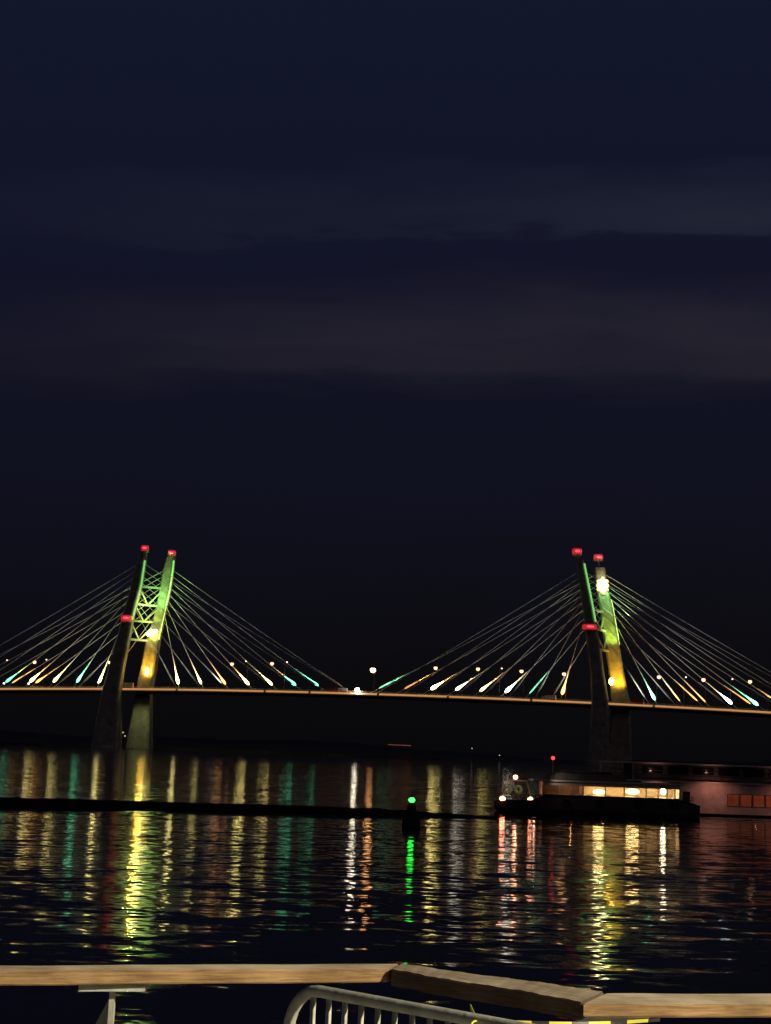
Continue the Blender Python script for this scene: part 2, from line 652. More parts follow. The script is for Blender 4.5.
def leg_mesh(key):
    rings = []
    for y, xl, xr in LEGS[key]:
        off = W * key[1]
        a, b = at_b(xl, y, off), at_b(xr, y, off)
        z = (a.z + b.z) / 2
        wd_ = (b.x - a.x)
        c = Vector(((a.x + b.x) / 2, yplane((a.x + b.x) / 2, off), z))
        hx, hy = wd_ / 2, 2.2 + wd_ * 0.14
        ch = min(1.1, hx * 0.3)
        t = Vector((1, SL, 0)).normalized()
        n = Vector((-SL, 1, 0)).normalized()
        pts = [(-hx, -hy + ch), (-hx + ch, -hy), (hx - ch, -hy), (hx, -hy + ch), (hx, hy - ch), (hx - ch, hy), (-hx + ch, hy), (-hx, hy - ch)]
        rings.append([c + t * u + n * v for u, v in pts])
    # foot goes below the water
    last = [p.copy() for p in rings[-1]]
    for p in last:
        p.z = -4
    if rings[-1][0].z > -3:
        rings.append(last)
    return MB().loft(list(reversed(rings)))


M['green_edge'] = glow('green edge glow', (0.30, 0.90, 0.20), 0.7)
M['lime_edge'] = glow('lime edge glow', (0.62, 0.90, 0.25), 0.7)
M['warm_edge'] = glow('warm edge glow', (0.5, 0.40, 0.15), 0.16)
M['red'] = glow('red obstruction light', (0.9, 0.012, 0.03), 0.5)
M['red_core'] = glow('red obstruction bulb', (1.0, 0.09, 0.14), 1.2)
M['flood_white'] = glow('white floodlight lens', (1.0, 0.84, 0.38), 9)
M['flood_amber'] = glow('amber floodlight lens', (1.0, 0.56, 0.08), 17)

pyl = {}
for side in 'LR':
    base = leg_c((side, 0), 740)
    p = bpy.data.objects.new('pylon', None)
    COL.objects.link(p)
    p.parent = bridge
    p.location = (base.x, base.y - bridge.location.y, 0)
    p['label'] = 'left pylon with long open lattice between its legs' if side == 'L' else 'right pylon with a floodlit head'
    pyl[side] = p
    for k in (0, 1):
        leg_mesh((side, k)).build('leg', M['concrete'], p)
        q = leg_c((side, k), 740)
        MB().lathe((q.x, q.y, 0), [(9, -4), (9, 1.2), (8.6, 1.5), (0.01, 1.5)], 24).build('pile_cap', M['concrete'], p)

# lattice between the legs: horizontals and crossing braces
BR = {'L': ([(586.5, 588.5), (604, 606.5), (620.5, 622.5), (639, 641)], True), 'R': ([(609, 612.5), (628, 632), (649, 651.5)], True)}
for side in 'LR':
    lv, _ = BR[side]
    P0 = [leg_c((side, 0), a, 0.75) for a, b in lv]
    P1 = [leg_c((side, 1), b, 0.35) for a, b in lv]
    for a, b in zip(P0, P1):
        MB().bar(a, b, 1.1, 1.3).build('cross_beam', M['white_steel'], pyl[side])
    for i in range(len(P0) - 1):
        mid = (P0[i + 1] + P1[i + 1]) / 2
        midt = (P0[i] + P1[i]) / 2
        MB().bar(P0[i], mid, 0.7, 0.8).build('brace', M['white_steel'], pyl[side])
        MB().bar(P1[i], mid, 0.7, 0.8).build('brace', M['white_steel'], pyl[side])

# emissive tubes give the legs their bright inner edge, in three coloured lengths
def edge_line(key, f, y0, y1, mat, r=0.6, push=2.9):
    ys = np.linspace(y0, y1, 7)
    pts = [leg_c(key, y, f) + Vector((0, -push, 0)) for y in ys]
    MB().tube(pts, r, 6).build('edge_glow', mat, pyl[key[0]])


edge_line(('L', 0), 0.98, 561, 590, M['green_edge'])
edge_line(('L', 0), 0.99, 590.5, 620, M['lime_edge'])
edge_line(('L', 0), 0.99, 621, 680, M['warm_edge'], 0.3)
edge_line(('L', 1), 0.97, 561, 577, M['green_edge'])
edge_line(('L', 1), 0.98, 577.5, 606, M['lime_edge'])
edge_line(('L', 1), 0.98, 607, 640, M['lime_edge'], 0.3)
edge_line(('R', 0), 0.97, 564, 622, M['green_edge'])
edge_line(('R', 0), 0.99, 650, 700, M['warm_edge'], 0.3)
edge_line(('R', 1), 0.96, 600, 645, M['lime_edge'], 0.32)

# red obstruction lights with their platforms
def obstruction(side, px, py, off, wpx, hpx, mast=None):
    c = at_b(px, py, off)
    s = c.y / FPX
    rw, hh = wpx * s / 2, hpx * s / 2
    o = MB().lathe(c, [(rw * .8, -hh), (rw, -hh * .6), (rw, hh * .6), (rw * .8, hh)], 14).build('obstruction_light', M['red'], pyl[side])
    MB().ball(c + Vector((0, -rw * 0.72, 0)), rw * .55, 12, hh / rw * .9).build('obstruction_light_bulb', M['red_core'], pyl[side])
    d = MB()
    d.lathe(c + Vector((0, 0, -hh - 0.55)), [(rw * 1.1, 0), (rw * 1.1, 0.25)], 14)
    if mast is not None:
        d.tube([c + Vector((0, 0, -hh - .4)), mast], 0.45, 6)
    MB().lathe(c + Vector((0, 0, hh + .05)), [(rw * 1.1, 0), (rw * 1.1, .2), (rw * .3, .5)], 14).build('light_hood', M['dark_steel'], pyl[side])  # hood and shield added to keep the red glow off the leg
    MB().box(c.x - rw, c.x + rw, c.y + rw * 1.02, c.y + rw * 1.02 + .15, c.z - hh, c.z + hh).build('light_shield', M['dark_steel'], pyl[side])
    d.build('light_platform', M['grey_steel'], pyl[side])


obstruction('L', 145, 548.3, 0, 8, 5.5, leg_c(('L', 0), 555))
obstruction('L', 172, 553.3, W, 8, 5.5, leg_c(('L', 1), 560))
obstruction('L', 126.5, 618.3, -4.5, 11, 6, None)
obstruction('R', 577, 551.6, 0, 10, 6, leg_c(('R', 0), 563))
obstruction('R', 598.3, 557.3, W, 9.5, 5.5, leg_c(('R', 1), 570))
obstruction('R', 589.6, 627, -4.5, 15, 5, None)

# floodlights: lens on a housing, and the light it throws
def flood(side, c, rx, rz, mat, n=1):
    MB().ball(c, rx, 12, rz / rx).build('floodlight', mat, pyl[side])
    MB().box(c.x - rx * .7, c.x + rx * .7, c.y + rx * .7, c.y + rx * .7 + 1.2, c.z - rz * .7, c.z + rz * .7).build('floodlight_housing', M['dark_steel'], pyl[side])


def legp(side, y, f, dy, off=W):
    q = leg_c((side, 1), y, f)
    return q + Vector((0, dy, 0))


GREEN, LIME, AMBER, WHITE, TEAL = (0.16, 1.0, 0.22), (0.62, 1.0, 0.10), (1.0, 0.52, 0.02), (1.0, 0.93, 0.8), (0.15, 1.0, 0.75)
# left pylon
flood('L', legp('L', 672, 0.5, -5.5), 1.5, 3.0, M['flood_amber'])
for px, py, r in ((148.5, 634.5, 1.3), (152.5, 632.5, 1.9), (156, 631, 1.2)):
    c = at_b(px, py, W - 6)
    flood('L', c, r, r, M['flood_white'])
lamp('POINT', 'floodlight_throw', legp('L', 668, 0.3, -9), 2500, AMBER, radius=1, parent=bridge)
lamp('SPOT', 'floodlight_throw', legp('L', 683, 0.5, -14), 50000, AMBER, legp('L', 655, 0.5, 0), 75, 0.9, 1, bridge)
lamp('SPOT', 'floodlight_throw', legp('L', 650, 0.5, -15), 75000, LIME, legp('L', 606, 0.5, 0), 85, 1.0, 1, bridge)
lamp('SPOT', 'floodlight_throw', legp('L', 622, 0.2, -17), 70000, (0.30, 1.0, 0.20), legp('L', 570, 0.6, 0), 80, 1.0, 1, bridge)
lamp('SPOT', 'floodlight_throw', legp('L', 700, 0.5, -26), 8000, (0.9, 1.0, 0.35), legp('L', 735, 0.5, 0), 75, 0.9, 1, bridge)
lamp('POINT', 'floodlight_throw', at_b(148, 604, W * .45 - 6), 3500, (0.7, 1.0, 0.2), radius=.4, parent=bridge)  # bare light added to brighten the lattice
lamp('POINT', 'floodlight_throw', at_b(149, 633, W - 10), 2500, (0.8, 1.0, 0.25), radius=1, parent=bridge)
# right pylon
q = legp('R', 586.0, 0.46, -4.2)
flood('R', q, 2.5, 3.9, M['flood_white'])
M['flood_halo'] = glow('yellow floodlight halo', (1.0, 0.86, 0.32), 0.9)
for ix, iz in ((-1, -.75), (1, -.75), (-1, .75), (1, .75), (0, -1.3), (0, 1.25), (-1.15, 0), (1.15, 0)):  # dim glowing balls added as a soft halo round the floodlight
    MB().ball(q + Vector((ix * 2.6, .6, iz * 3.6)), 1.35, 10).build('floodlight', M['flood_halo'], pyl['R'])
lamp('POINT', 'floodlight_throw', q + Vector((0, -5, 4)), 2200, (1, .9, .4), radius=1, parent=bridge)
flood('R', at_b(611.5, 681.5, W - 7), 1.7, 2.4, M['flood_amber'])
lamp('SPOT', 'floodlight_throw', legp('R', 693, 0.5, -14), 52000, AMBER, legp('R', 665, 0.5, 0), 80, 0.9, 1, bridge)
lamp('SPOT', 'floodlight_throw', legp('R', 580, 0.5, -12), 28000, (0.3, 1.0, 0.25), legp('R', 605, 0.4, 0), 80, 0.9, 1, bridge)
lamp('SPOT', 'floodlight_throw', legp('R', 650, 0.5, -12), 26000, LIME, legp('R', 620, 0.5, 0), 80, 0.9, 1, bridge)
# small work lights at the left pylon's foot
for px, py in ((123, 732.5), (125, 736)):
    MB().ball(at_b(px, py, -9), 0.55, 8).build('work_light', M['flood_white'].copy(), pyl['L']).data.materials[0].node_tree.nodes['Principled BSDF'].inputs['Emission Strength'].default_value = 0.5

# ---- stay cables
FANS = [
    ('L', [97, 73, 48, 23, -2, -27, -52, -77], -1),
    ('L', [177, 202, 228, 253, 278, 303, 327, 352], 1),
    ('R', [560, 534, 508, 481, 455, 429, 402, 376], -1),
    ('R', [650, 677, 705, 733, 761, 789, 817, 845], 1),
]
TOPS = {('L', 0): (606, 563), ('L', 1): (609, 569), ('R', 0): (612, 571), ('R', 1): (612, 573)}
cables = []
for side, feet, sgn in FANS:
    for k in (0, 1):
        for i, fx in enumerate(feet):
            if side == 'R' and k == 1:
                fx = fx + (12 if sgn > 0 else -8)
            foot0 = at_b(fx, np.interp(fx, [a for a, b in DK], [b for a, b in DK]), NEAR_E)
            x = foot0.x
            off = NEAR_E - 0.1 if k == 0 else FAR_E + 0.1
            foot = Vector((x, yplane(x, off), deck_z(x) + 0.3))
            y0, y1 = TOPS[(side, k)]
            top = leg_c((side, k), y0 + (y1 - y0) * i / 7.0, 0.5 + 0.2 * sgn)
            # slight sag
            pts = []
            ln = (top - foot).length
            for t in np.linspace(0, 1, 9):
                q = foot.lerp(top, float(t))
                q.z -= 4 * t * (1 - t) * ln * 0.004
                pts.append(q)
            c = MB().tube(pts, 0.19, 6).build('stay_cable', M['cable'], bridge)
            ct = (top - foot).normalized()
            s0 = min(5.2 / ct.z, 9.5)
            MB().tube([foot + ct * (s0 + s) for s in (-1, 1.5, 5, 11, 18)], [0.2, 0.62, 0.6, 0.45, 0.2], 8).build('glow_sleeve', M['cable'], c)  # thickening added to widen the lit stretch of the cable
            cables.append((px_of(foot + ct * (s0 + 1))[0], foot + ct * s0, top, c, k))

C_WHITE, C_YEL, C_TEAL, C_ORG, C_BLUE = (1.0, 0.9, 0.72), (1.0, 0.82, 0.24), (0.14, 0.9, 0.46), (1.0, 0.42, 0.10), (0.75, 0.9, 1.0)
CABLE_GLOWS = {}


def lens(col, s):
    k = (col, s)
    if k not in CABLE_GLOWS:
        CABLE_GLOWS[k] = glow('cable glow', col, s)
    return CABLE_GLOWS[k]


# foot column, light colour, glow brightness, throw
# and the colour of a second spot added to tint the next stretch of the cable
UP = [(0, C_TEAL, 3, 1.0, C_YEL), (10, C_ORG, 2, 0.6, C_ORG), (22, C_YEL, 9, 1.0, C_ORG), (34, C_ORG, 3, 0.8, C_ORG), (46, C_YEL, 7, 1.2, C_YEL), (71, C_TEAL, 5, 1.2, C_TEAL), (96, C_YEL, 15, 1.3, C_YEL),
      (175, C_YEL, 12, 1.2, C_YEL), (199, C_YEL, 5, 1.0, C_YEL), (214, C_WHITE, 1, 0.4, None), (228, C_ORG, 4, 0.9, C_ORG), (250, C_YEL, 17, 1.3, C_ORG), (276, C_YEL, 8, 1.0, C_YEL), (301, C_TEAL, 5, 1.2, C_ORG), (325, C_TEAL, 4.5, 1.0, C_TEAL),
      (376, C_TEAL, 1.2, 1.3, C_TEAL), (402, C_ORG, 1, .5, C_ORG), (429, C_YEL, 18, 1.3, C_ORG), (455, C_WHITE, 6, 1.2, C_ORG), (476, C_YEL, 6, 0.8, C_ORG), (508, C_WHITE, 10, 1.2, C_YEL), (534, C_TEAL, 1.5, 1.0, C_TEAL), (560, C_ORG, 4, 0.7, C_ORG),
      (650, C_TEAL, 8, 1.2, C_TEAL), (677, C_ORG, 2, 0.7, C_ORG), (688, C_ORG, 2, 0.8, C_ORG), (705, C_ORG, 2, 0.8, C_ORG), (733, C_BLUE, 10, 1.3, C_YEL), (745, C_ORG, 2, 0.8, C_ORG), (761, C_TEAL, 8, 1.2, C_TEAL), (789, C_ORG, 3, 0.8, C_ORG)]
used = set()
for fx, col, s, thr, col2 in UP:
    j = min((abs(c[0] - fx), n) for n, c in enumerate(cables) if n not in used)[1]
    used.add(j)
    _, foot, top, cob, k = cables[j]
    t = (top - foot).normalized()
    vs_ = random.uniform(.78, 1.12)
    d = MB()
    d.tube([foot + t * u_ + Vector((0, -0.55, 0)) for u_ in (-1.4, -0.6, 0.8, 2.6, 5.0, 8.5)], [w_ * vs_ * (1 if s > 2.5 else .55) for w_ in (0.3, 0.85, 1.1, 0.9, 0.5, 0.15)], 10)
    d.build('cable_glow', lens(col, s), cob)  # emissive teardrop shaped like the glow on the lit cable
    p = foot - t * 1.6
    MB().tube([p + Vector((0, -.6, -.2)), p + Vector((0, 0, 0))], .25, 6).build('light_bracket', M['dark_steel'], cob)
    lamp('SPOT', 'cable_light_throw', foot - t * 1.5 + Vector((0, -4.0, 0)), 9000 * thr, col, foot + t * 12, 50, 0.8, 0.2, bridge)
    if col2:
        lamp('SPOT', 'cable_light_throw', foot + t * 7 + Vector((0, -4.5, -1.5)), 8500, col2, foot + t * 14, 56, 0.9, 0.2, bridge)

# wide floodlights at the foot and half-way up each leg, aimed out along the fans
for side, sgn in (('L', -1), ('L', 1), ('R', -1), ('R', 1)):
    for k, oy in ((0, -8), (1, 10)):
        b0 = leg_c((side, k), 686, 0.5)
        src = Vector((b0.x + sgn * 9, yplane(b0.x + sgn * 9, oy), deck_z(b0.x) + 2))
        lamp('SPOT', 'fan_floodlight', src, 34000, (1.0, 0.95, 0.80), src + Vector((sgn * 80, 4, 52)), 74, 0.8, 1.0, bridge)
    for k in (0, 1):
        hd = leg_c((side, k), 618, 0.5)
        src = hd + Vector((sgn * 7.5, -5.5 if k == 0 else -4.5, 0))
        lamp('SPOT', 'fan_floodlight', src, 6000, (0.75, 1.0, 0.6), src + Vector((sgn * 30, 5, 34)), 84, 0.7, 0.6, bridge)

# ------------------------------------------------------------------ street lamps on the deck
M['sl_big'] = glow('warm street lamp lens', (1.0, 0.48, 0.27), 2.6)
M['sl_small'] = glow('dim street lamp lens', (1.0, 0.62, 0.40), 3)
M['sl_mast'] = glow('orange mast lamp lens', (1.0, 0.44, 0.15), 24)
M['sl_white'] = glow('white channel lamp lens', (1.0, 0.86, 0.62), 42)


def street_lamp(px, py, off, r, mat, label, name='street_lamp', cat='street lamp', group='street lamps on the bridge deck'):
    c = at_b(px, py, off)
    zb = deck_z(c.x) + 0.31
    o = thing(name, (c.x, yplane(c.x, off), zb), label, cat, group)
    s = 1 if random.random() < .5 else -1
    base = Vector((c.x + s * 1.3, yplane(c.x, off), zb))
    MB().tube([base, base + Vector((0, 0, (c.z - zb) * .6)), Vector((base.x, base.y, c.z + .4)), Vector((c.x + s * .6, base.y, c.z + 1.0 + r)), Vector((c.x, base.y, c.z + .9 + r))],
              [0.16, 0.12, 0.09, 0.08, 0.08], 6).build('pole', M['dark_steel'], o)
    MB().lathe(c, [(r * .45, r * 1.2), (r * 1.05, r * .75), (r * 1.05, r * .6)], 12).build('lamp_shade', M['dark_steel'], o)
    MB().ball(c, r, 12).build('lamp_globe', mat, o)
    return o


names = [(34.5, 662, 'warm street lamp on the deck second from the left edge'), (110, 662.5, 'warm street lamp on the deck just left of the left pylon'),
         (232, 664, 'warm street lamp on the deck, nearest to the right of the left pylon'), (272, 663.6, 'warm street lamp on the deck, second bright one right of the left pylon'),
         (435.6, 668, 'warm street lamp on the deck, first bright one right of midspan'), (478, 669, 'warm street lamp on the deck, second bright one right of midspan'),
         (521.5, 671.2, 'warm street lamp on the deck, second bright one left of the right pylon'), (564, 674, 'warm street lamp on the deck nearest left of the right pylon'),
         (659, 677, 'warm street lamp on the deck nearest right of the right pylon'), (703.5, 679.8, 'warm street lamp on the deck, second bright one right of the right pylon'),
         (750, 681.6, 'warm street lamp on the deck, third bright one right of the right pylon')]
for px, py, lb in names:
    street_lamp(px, py, 4.2, 1.2, M['sl_big'], lb)
small = [(7, 660, 'small dim street lamp on the far deck edge at the left edge of the view'), (46.5, 659.6, 'small dim street lamp on the far deck edge, closest left of the left pylon'),
         (246, 661.2, 'small dim street lamp on the far deck edge, first right of the left pylon'), (287, 662, 'small dim street lamp on the far deck edge, second right of the left pylon'),
         (501.8, 668.4, 'small dim street lamp on the far deck edge left of the right pylon'),
         (686, 677.2, 'small dim street lamp on the far deck edge, first right of the right pylon'), (732.5, 679, 'small dim street lamp on the far deck edge, second right of the right pylon')]
for px, py, lb in small:
    street_lamp(px, py, 16.0, 0.5, M['sl_small'], lb)
street_lamp(373, 670, 4.2, 1.75, M['sl_mast'], 'bright orange lamp on the tall mast near midspan', 'mast_lamp', 'lamp', 'midspan lamps')
# channel light hangs on a bracket at midspan
c = at_b(357.4, 690, NEAR_E - 1.6)
o = thing('channel_light', (c.x, c.y, c.z - 1), 'round bright white navigation light on the deck edge at midspan', 'lamp', 'midspan lamps')
MB().ball(c, 1.45, 14).build('lamp_globe', M['sl_white'], o)
MB().bar(c + Vector((0, 0, -1.6)), c + Vector((0, 1.7, -1.6)), 0.4, 0.3).build('bracket', M['dark_steel'], o)
# low deck lamps
M['bollard'] = glow('deck bollard lamp lens', (0.95, 0.9, 1.0), 2.5)
for px, py, lb in ((4, 683.4, 'low white lamp on the parapet at the left edge'), (28.6, 683.6, 'low white lamp on the parapet, middle of the three left ones'), (98.5, 682.3, 'low white lamp on the parapet beside the left pylon')):
    c = at_b(px, py, NEAR_E + .3)
    o = thing('parapet_lamp', (c.x, c.y, deck_z(c.x) + 1.5), lb, 'lamp', 'low lamps on the parapet')
    MB().ball(c, .75, 10).build('lamp_globe', M['bollard'], o)
    MB().tube([Vector((c.x, c.y, deck_z(c.x) + .3)), c], .15, 6).build('pole', M['dark_steel'], o)

# ------------------------------------------------------------------ vehicles on the deck
M['tail'] = glow('tail light', (1, 0.05, 0.02), 3)


def truck(px, off, ln, h, mat, label, cat='truck', name='box_truck'):
    fx = at_b(px, 690, off).x
    z = deck_z(fx) + 0.31
    o = thing(name, (fx, yplane(fx, off), z), label, cat, 'vehicles on the bridge')
    t = Vector((1, SL, 0)).normalized()
    n = Vector((-SL, 1, 0)).normalized()
    up = Vector((0, 0, 1))
    b0 = o.location.copy()
    MB().frame_box(b0 + t * 0.9 + up * (0.95 + (h - .95) / 2), t * (ln / 2 - 1.0), n * 1.2, up * (h - .95) / 2).build('cargo_box', mat, o, 0.06)
    cb = b0 - t * (ln / 2 - 0.9)
    MB().loft([[cb + t * a * s + n * b + up * zz for a, b in ((-1, -1.15), (.75, -1.15), (.75, 1.15), (-1, 1.15))] for zz, s in ((0.6, 1), (1.7, 1), (2.7, .8))]).build('cab', M['car_white'], o, 0.05)
    MB().frame_box(b0 + up * .75, t * ln / 2, n * .5, up * .15).build('chassis', M['dark_steel'], o)
    for a in (-ln / 2 + 1.0, ln / 2 - 1.4, ln / 2 - 2.6):
        for s in (-1, 1):
            q = b0 + t * a + n * s * 1.0 + up * .5
            MB().tube([q - n * .15, q + n * .15], .5, 12).build('wheel', M['rubber'], o)
    for s in (-.9, .9):
        q = b0 + t * (ln / 2) + n * s + up * 1.0
        MB().ball(q, .18, 8).build('tail_light', M['tail'], o)


truck(126.5, 5.8, 9.5, 3.9, M['car_white'], 'white box truck on the deck between the legs of the left pylon')
truck(330, 5.8, 12, 3.4, M['car_red'], 'red truck on the deck left of midspan')
truck(341.5, 5.8, 8, 3.0, M['car_white'], 'white truck on the deck closest to midspan')
truck(549, 5.8, 9, 3.2, M['car_white'], 'white truck on the deck left of the right pylon')
truck(636, 5.8, 10, 3.4, M['car_red'], 'red truck on the deck right of the right pylon')

# ------------------------------------------------------------------ far shore, hills, far lights
d = MB()
nx = 120
rows = []
rnd = random.Random(3)
ph = [rnd.random() * 6 for _ in range(6)]


def hill(x):
    return 5 + 3 * math.sin(x / 310 + ph[0]) + 3.5 * math.sin(x / 120 + ph[1]) + 2 * math.sin(x / 47 + ph[2]) + 0.9 * math.sin(x / 17 + ph[3])


for yy, k in ((0, -0.25), (3, 0.12), (20, 0.2), (120, 0.75), (220, 1.0), (420, 1.0), (900, 0.5)):
    row = []
    for i in range(nx + 1):
        x = -1500 + 3000 * i / nx
        sy = 1084 + 0.02 * x + 5 * math.sin(x / 90 + ph[4]) - max(0, x - 60) * 0.06
        row.append(Vector((x * (1 + yy / 900), sy + yy, hill(x) * k)))
    rows.append(row)
vs = [p for r in rows for p in r]
n1 = nx + 1
fc = [(j * n1 + i, j * n1 + i + 1, (j + 1) * n1 + i + 1, (j + 1) * n1 + i) for j in range(len(rows) - 1) for i in range(nx)]
d.poly(vs, fc)
tag(d.build('far_shore', M['shore'], smooth=True), 'low dark shoreline under the bridge', None, None, 'structure')

# barge with a row of faint red lamps beyond the bridge
M['far_red'] = glow('faint red deck lamp', (1.0, 0.25, 0.18), 0.22)
M['far_white'] = glow('small white shore lamp', (1.0, 0.95, 0.9), 0.6)
a, b = at_y(388, 744.6, 1075), at_y(411, 745.6, 1075)
o = thing('far_barge', ((a.x + b.x) / 2, 1075, 0), 'distant low barge with a thin row of faint red lamps', 'barge')
mx_ = (a.x + b.x) / 2
MB().loft([[Vector((mx_ + sx * l, 1075 + sy * 2.5, z)) for sx, sy in ((-1, -1), (1, -1), (1, 1), (-1, 1))] for z, l in ((-0.6, 9), (1.6, 11))]).build('hull', M['hull'], o)
MB().box(mx_ + 5, mx_ + 9, 1074, 1077, 1.6, 4.0).build('deckhouse', M['hull'], o)
MB().bar(a, b, .25, .35).build('lamp_row', M['far_red'], o)
MB().box(a.x, a.x + .2, 1075, 1075.2, 1.5, a.z).build('lamp_post', M['dark_steel'], o)
for px, py, lb in ((499.5, 755.3, 'tiny white lamp on the dark far shore left of the red mast light'), (472, 748.4, 'tiny dim lamp on the dark far shore below the right half of the bridge')):
    c = at_y(px, py, 1076)
    o = thing('shore_lamp', (c.x, c.y, 0), lb, 'lamp', 'lamps on the far shore')
    MB().ball(c, .38, 8).build('lamp_globe', M['far_white'], o)
    MB().tube([Vector((c.x, c.y, -.5)), c], .1, 5).build('pole', M['dark_steel'], o)

# ------------------------------------------------------------------ floating boom
pa, pm, pb = at_z(-60, 803, 0), at_z(240, 810.5, 0), at_z(497, 818, 0)
bo = thing('floating_boom', (pm.x, pm.y, 0), 'long low dark floating boom lying across the water', 'floating boom')
nseg = 22
prev = None
for i in range(nseg):
    f0, f1 = i / nseg, (i + .998) / nseg

    def bz(t):
        return pa * (1 - t) ** 2 + (pm * 2 - (pa + pb) / 2) * 2 * t * (1 - t) + pb * t * t
    q0, q1 = bz(f0), bz(f1)
    r = 0.33 + .03 * rnd.random() + 0.1 * (1 - f0)
    r *= min(1.0, .35 + (nseg - 1 - i) * .13)
    dz = Vector((0, 0, r * .28))
    t = (q1 - q0).normalized()
    MB().tube([q0 + dz, q0 + t * .12 + dz, q1 - t * .12 + dz, q1 + dz], [r * .96, r, r, r * .96], 14).build('float', M['boom'], bo)

# ------------------------------------------------------------------ buoy with green light
M['buoy_light'] = glow('green buoy lantern', (0.02, 1.0, 0.055), 9)
w0 = at_z(411, 826.5, 0)
lz = at_y(411.6, 800, w0.y).z
bu = thing('navigation_buoy', (w0.x, w0.y, 0), 'dark channel buoy with a bright green lantern', 'buoy')
MB().lathe((w0.x, w0.y, 0), [(0.25, -.6), (.56, -.3), (.62, 0.1), (.60, .5), (.5, .62), (.2, .66)], 20).build('float_body', M['buoy'], bu, smooth=True)
d = MB()
for k in range(4):
    a = k * math.pi / 2 + .4
    d.tube([Vector((w0.x + .42 * math.cos(a), w0.y + .42 * math.sin(a), .6)), Vector((w0.x + .17 * math.cos(a), w0.y + .17 * math.sin(a), lz - .22))], .035, 6)
for zz, rr in ((1.0, .34), (1.4, .25)):
    d.torus((w0.x, w0.y, zz), rr, .025, Vector((0, 0.001, 1)))
d.build('tower_frame', M['buoy'], bu)
d = MB()
for a in (0, math.pi / 2):
    t = Vector((math.cos(a + .4), math.sin(a + .4), 0))
    d.frame_box((w0.x, w0.y, 1.1), t * .33, Vector((-t.y, t.x, 0)) * .012, Vector((0, 0, .35)))
d.build('radar_reflector', M['buoy'], bu)
MB().lathe((w0.x, w0.y, lz - .22), [(.2, 0), (.2, .06)], 12).build('lantern_base', M['dark_steel'], bu)
MB().ball((w0.x, w0.y, lz), .21, 14, .75).build('lantern', M['buoy_light'], bu)

# ------------------------------------------------------------------ passenger boat (in front)
YB = 138.0


def bx(px, y=YB):
    return at_y(px, 800, y).x


def bz_(px, py, y=YB):
    return at_y(px, py, y).z


x0, x1 = bx(496), bx(702)
bt = thing('passenger_boat', ((x0 + x1) / 2, YB + 2, 0), 'small passenger boat with brightly lit yellow cabin windows and a red mast light', 'boat')
yc = YB + 2.2
d = MB()
rings = []
for f, hw, zt in ((0, .15, 1.0), (.06, .9, 1.0), (.18, 1.8, 1.1), (.24, 1.95, 1.6), (.4, 2.15, 1.6), (.75, 2.2, 1.6), (.9, 2.05, 1.5), (.97, 1.75, 1.2), (1, 1.4, 1.05)):
    x = x0 + (x1 - x0) * f
    rings.append([Vector((x, yc - hw, zt)), Vector((x, yc - hw * .96, .35)), Vector((x + (.6 if f < .1 else 0), yc - hw * .7, -.5)), Vector((x + (.6 if f < .1 else 0), yc + hw * .7, -.5)), Vector((x, yc + hw * .96, .35)), Vector((x, yc + hw, zt))])
d.loft(rings)
hull = d.build('hull', M['hull'], bt)
d = MB()
d.tube([r[0] + Vector((0, -.04, 0)) for r in rings[1:]], .07, 6)
d.build('rubbing_strake', M['rubber'], hull)
# cabin with an open row of windows
cx0, cx1 = bx(543), bx(681)
zc0, zs_, zh, zr = 1.62, bz_(610, 801.6), bz_(610, 787.4), bz_(610, 783.5)
cy0, cy1 = yc - 1.75, yc + 1.75
cab = MB()
cab.box(cx0, cx1, cy0, cy0 + .08, zc0, zs_)
cab.box(cx0, cx1, cy0, cy0 + .08, zh, zr)
cab.box(cx0, cx1, cy1 - .08, cy1, zc0, zr)
cab.box(cx0, cx0 + .08, cy0 + .08, cy1 - .08, zc0, zr)
cab.box(cx1 - .08, cx1, cy0 + .08, cy1 - .08, zc0, zr)
cab.box(cx0 + .08, cx1 - .08, cy0 + .08, cy1 - .08, zc0, zc0 + .06)
px_m = [543, 560, 573, 584, 606, 625, 647, 659, 668, 676, 681]
for p in px_m:
    X = bx(p)
    cab.box(X - .05, X + .05, cy0 + .002, cy0 + .078, zs_, zh)
cabin = cab.build('cabin', M['boat_white'], bt)
M['boat_lamp'] = glow('boat cabin lamp', (1.0, 0.66, 0.24), 12)
M['boat_lamp_w'] = glow('white boat cabin lamp', (1.0, 0.86, 0.6), 22)
M['pane'] = None
mt, nt_, b_ = new_mat('clear window pane')
b_.inputs['Base Color'].default_value = (0.9, 0.9, 0.85, 1)
b_.inputs['Roughness'].default_value = 0.05
b_.inputs['Transmission Weight'].default_value = 1.0
b_.inputs['IOR'].default_value = 1.05
M['pane'] = mt
for a, b in zip(px_m, px_m[1:]):
    MB().box(bx(a) + .05, bx(b) - .05, cy0 + .03, cy0 + .045, zs_, zh).build('window', M['pane'], cabin)
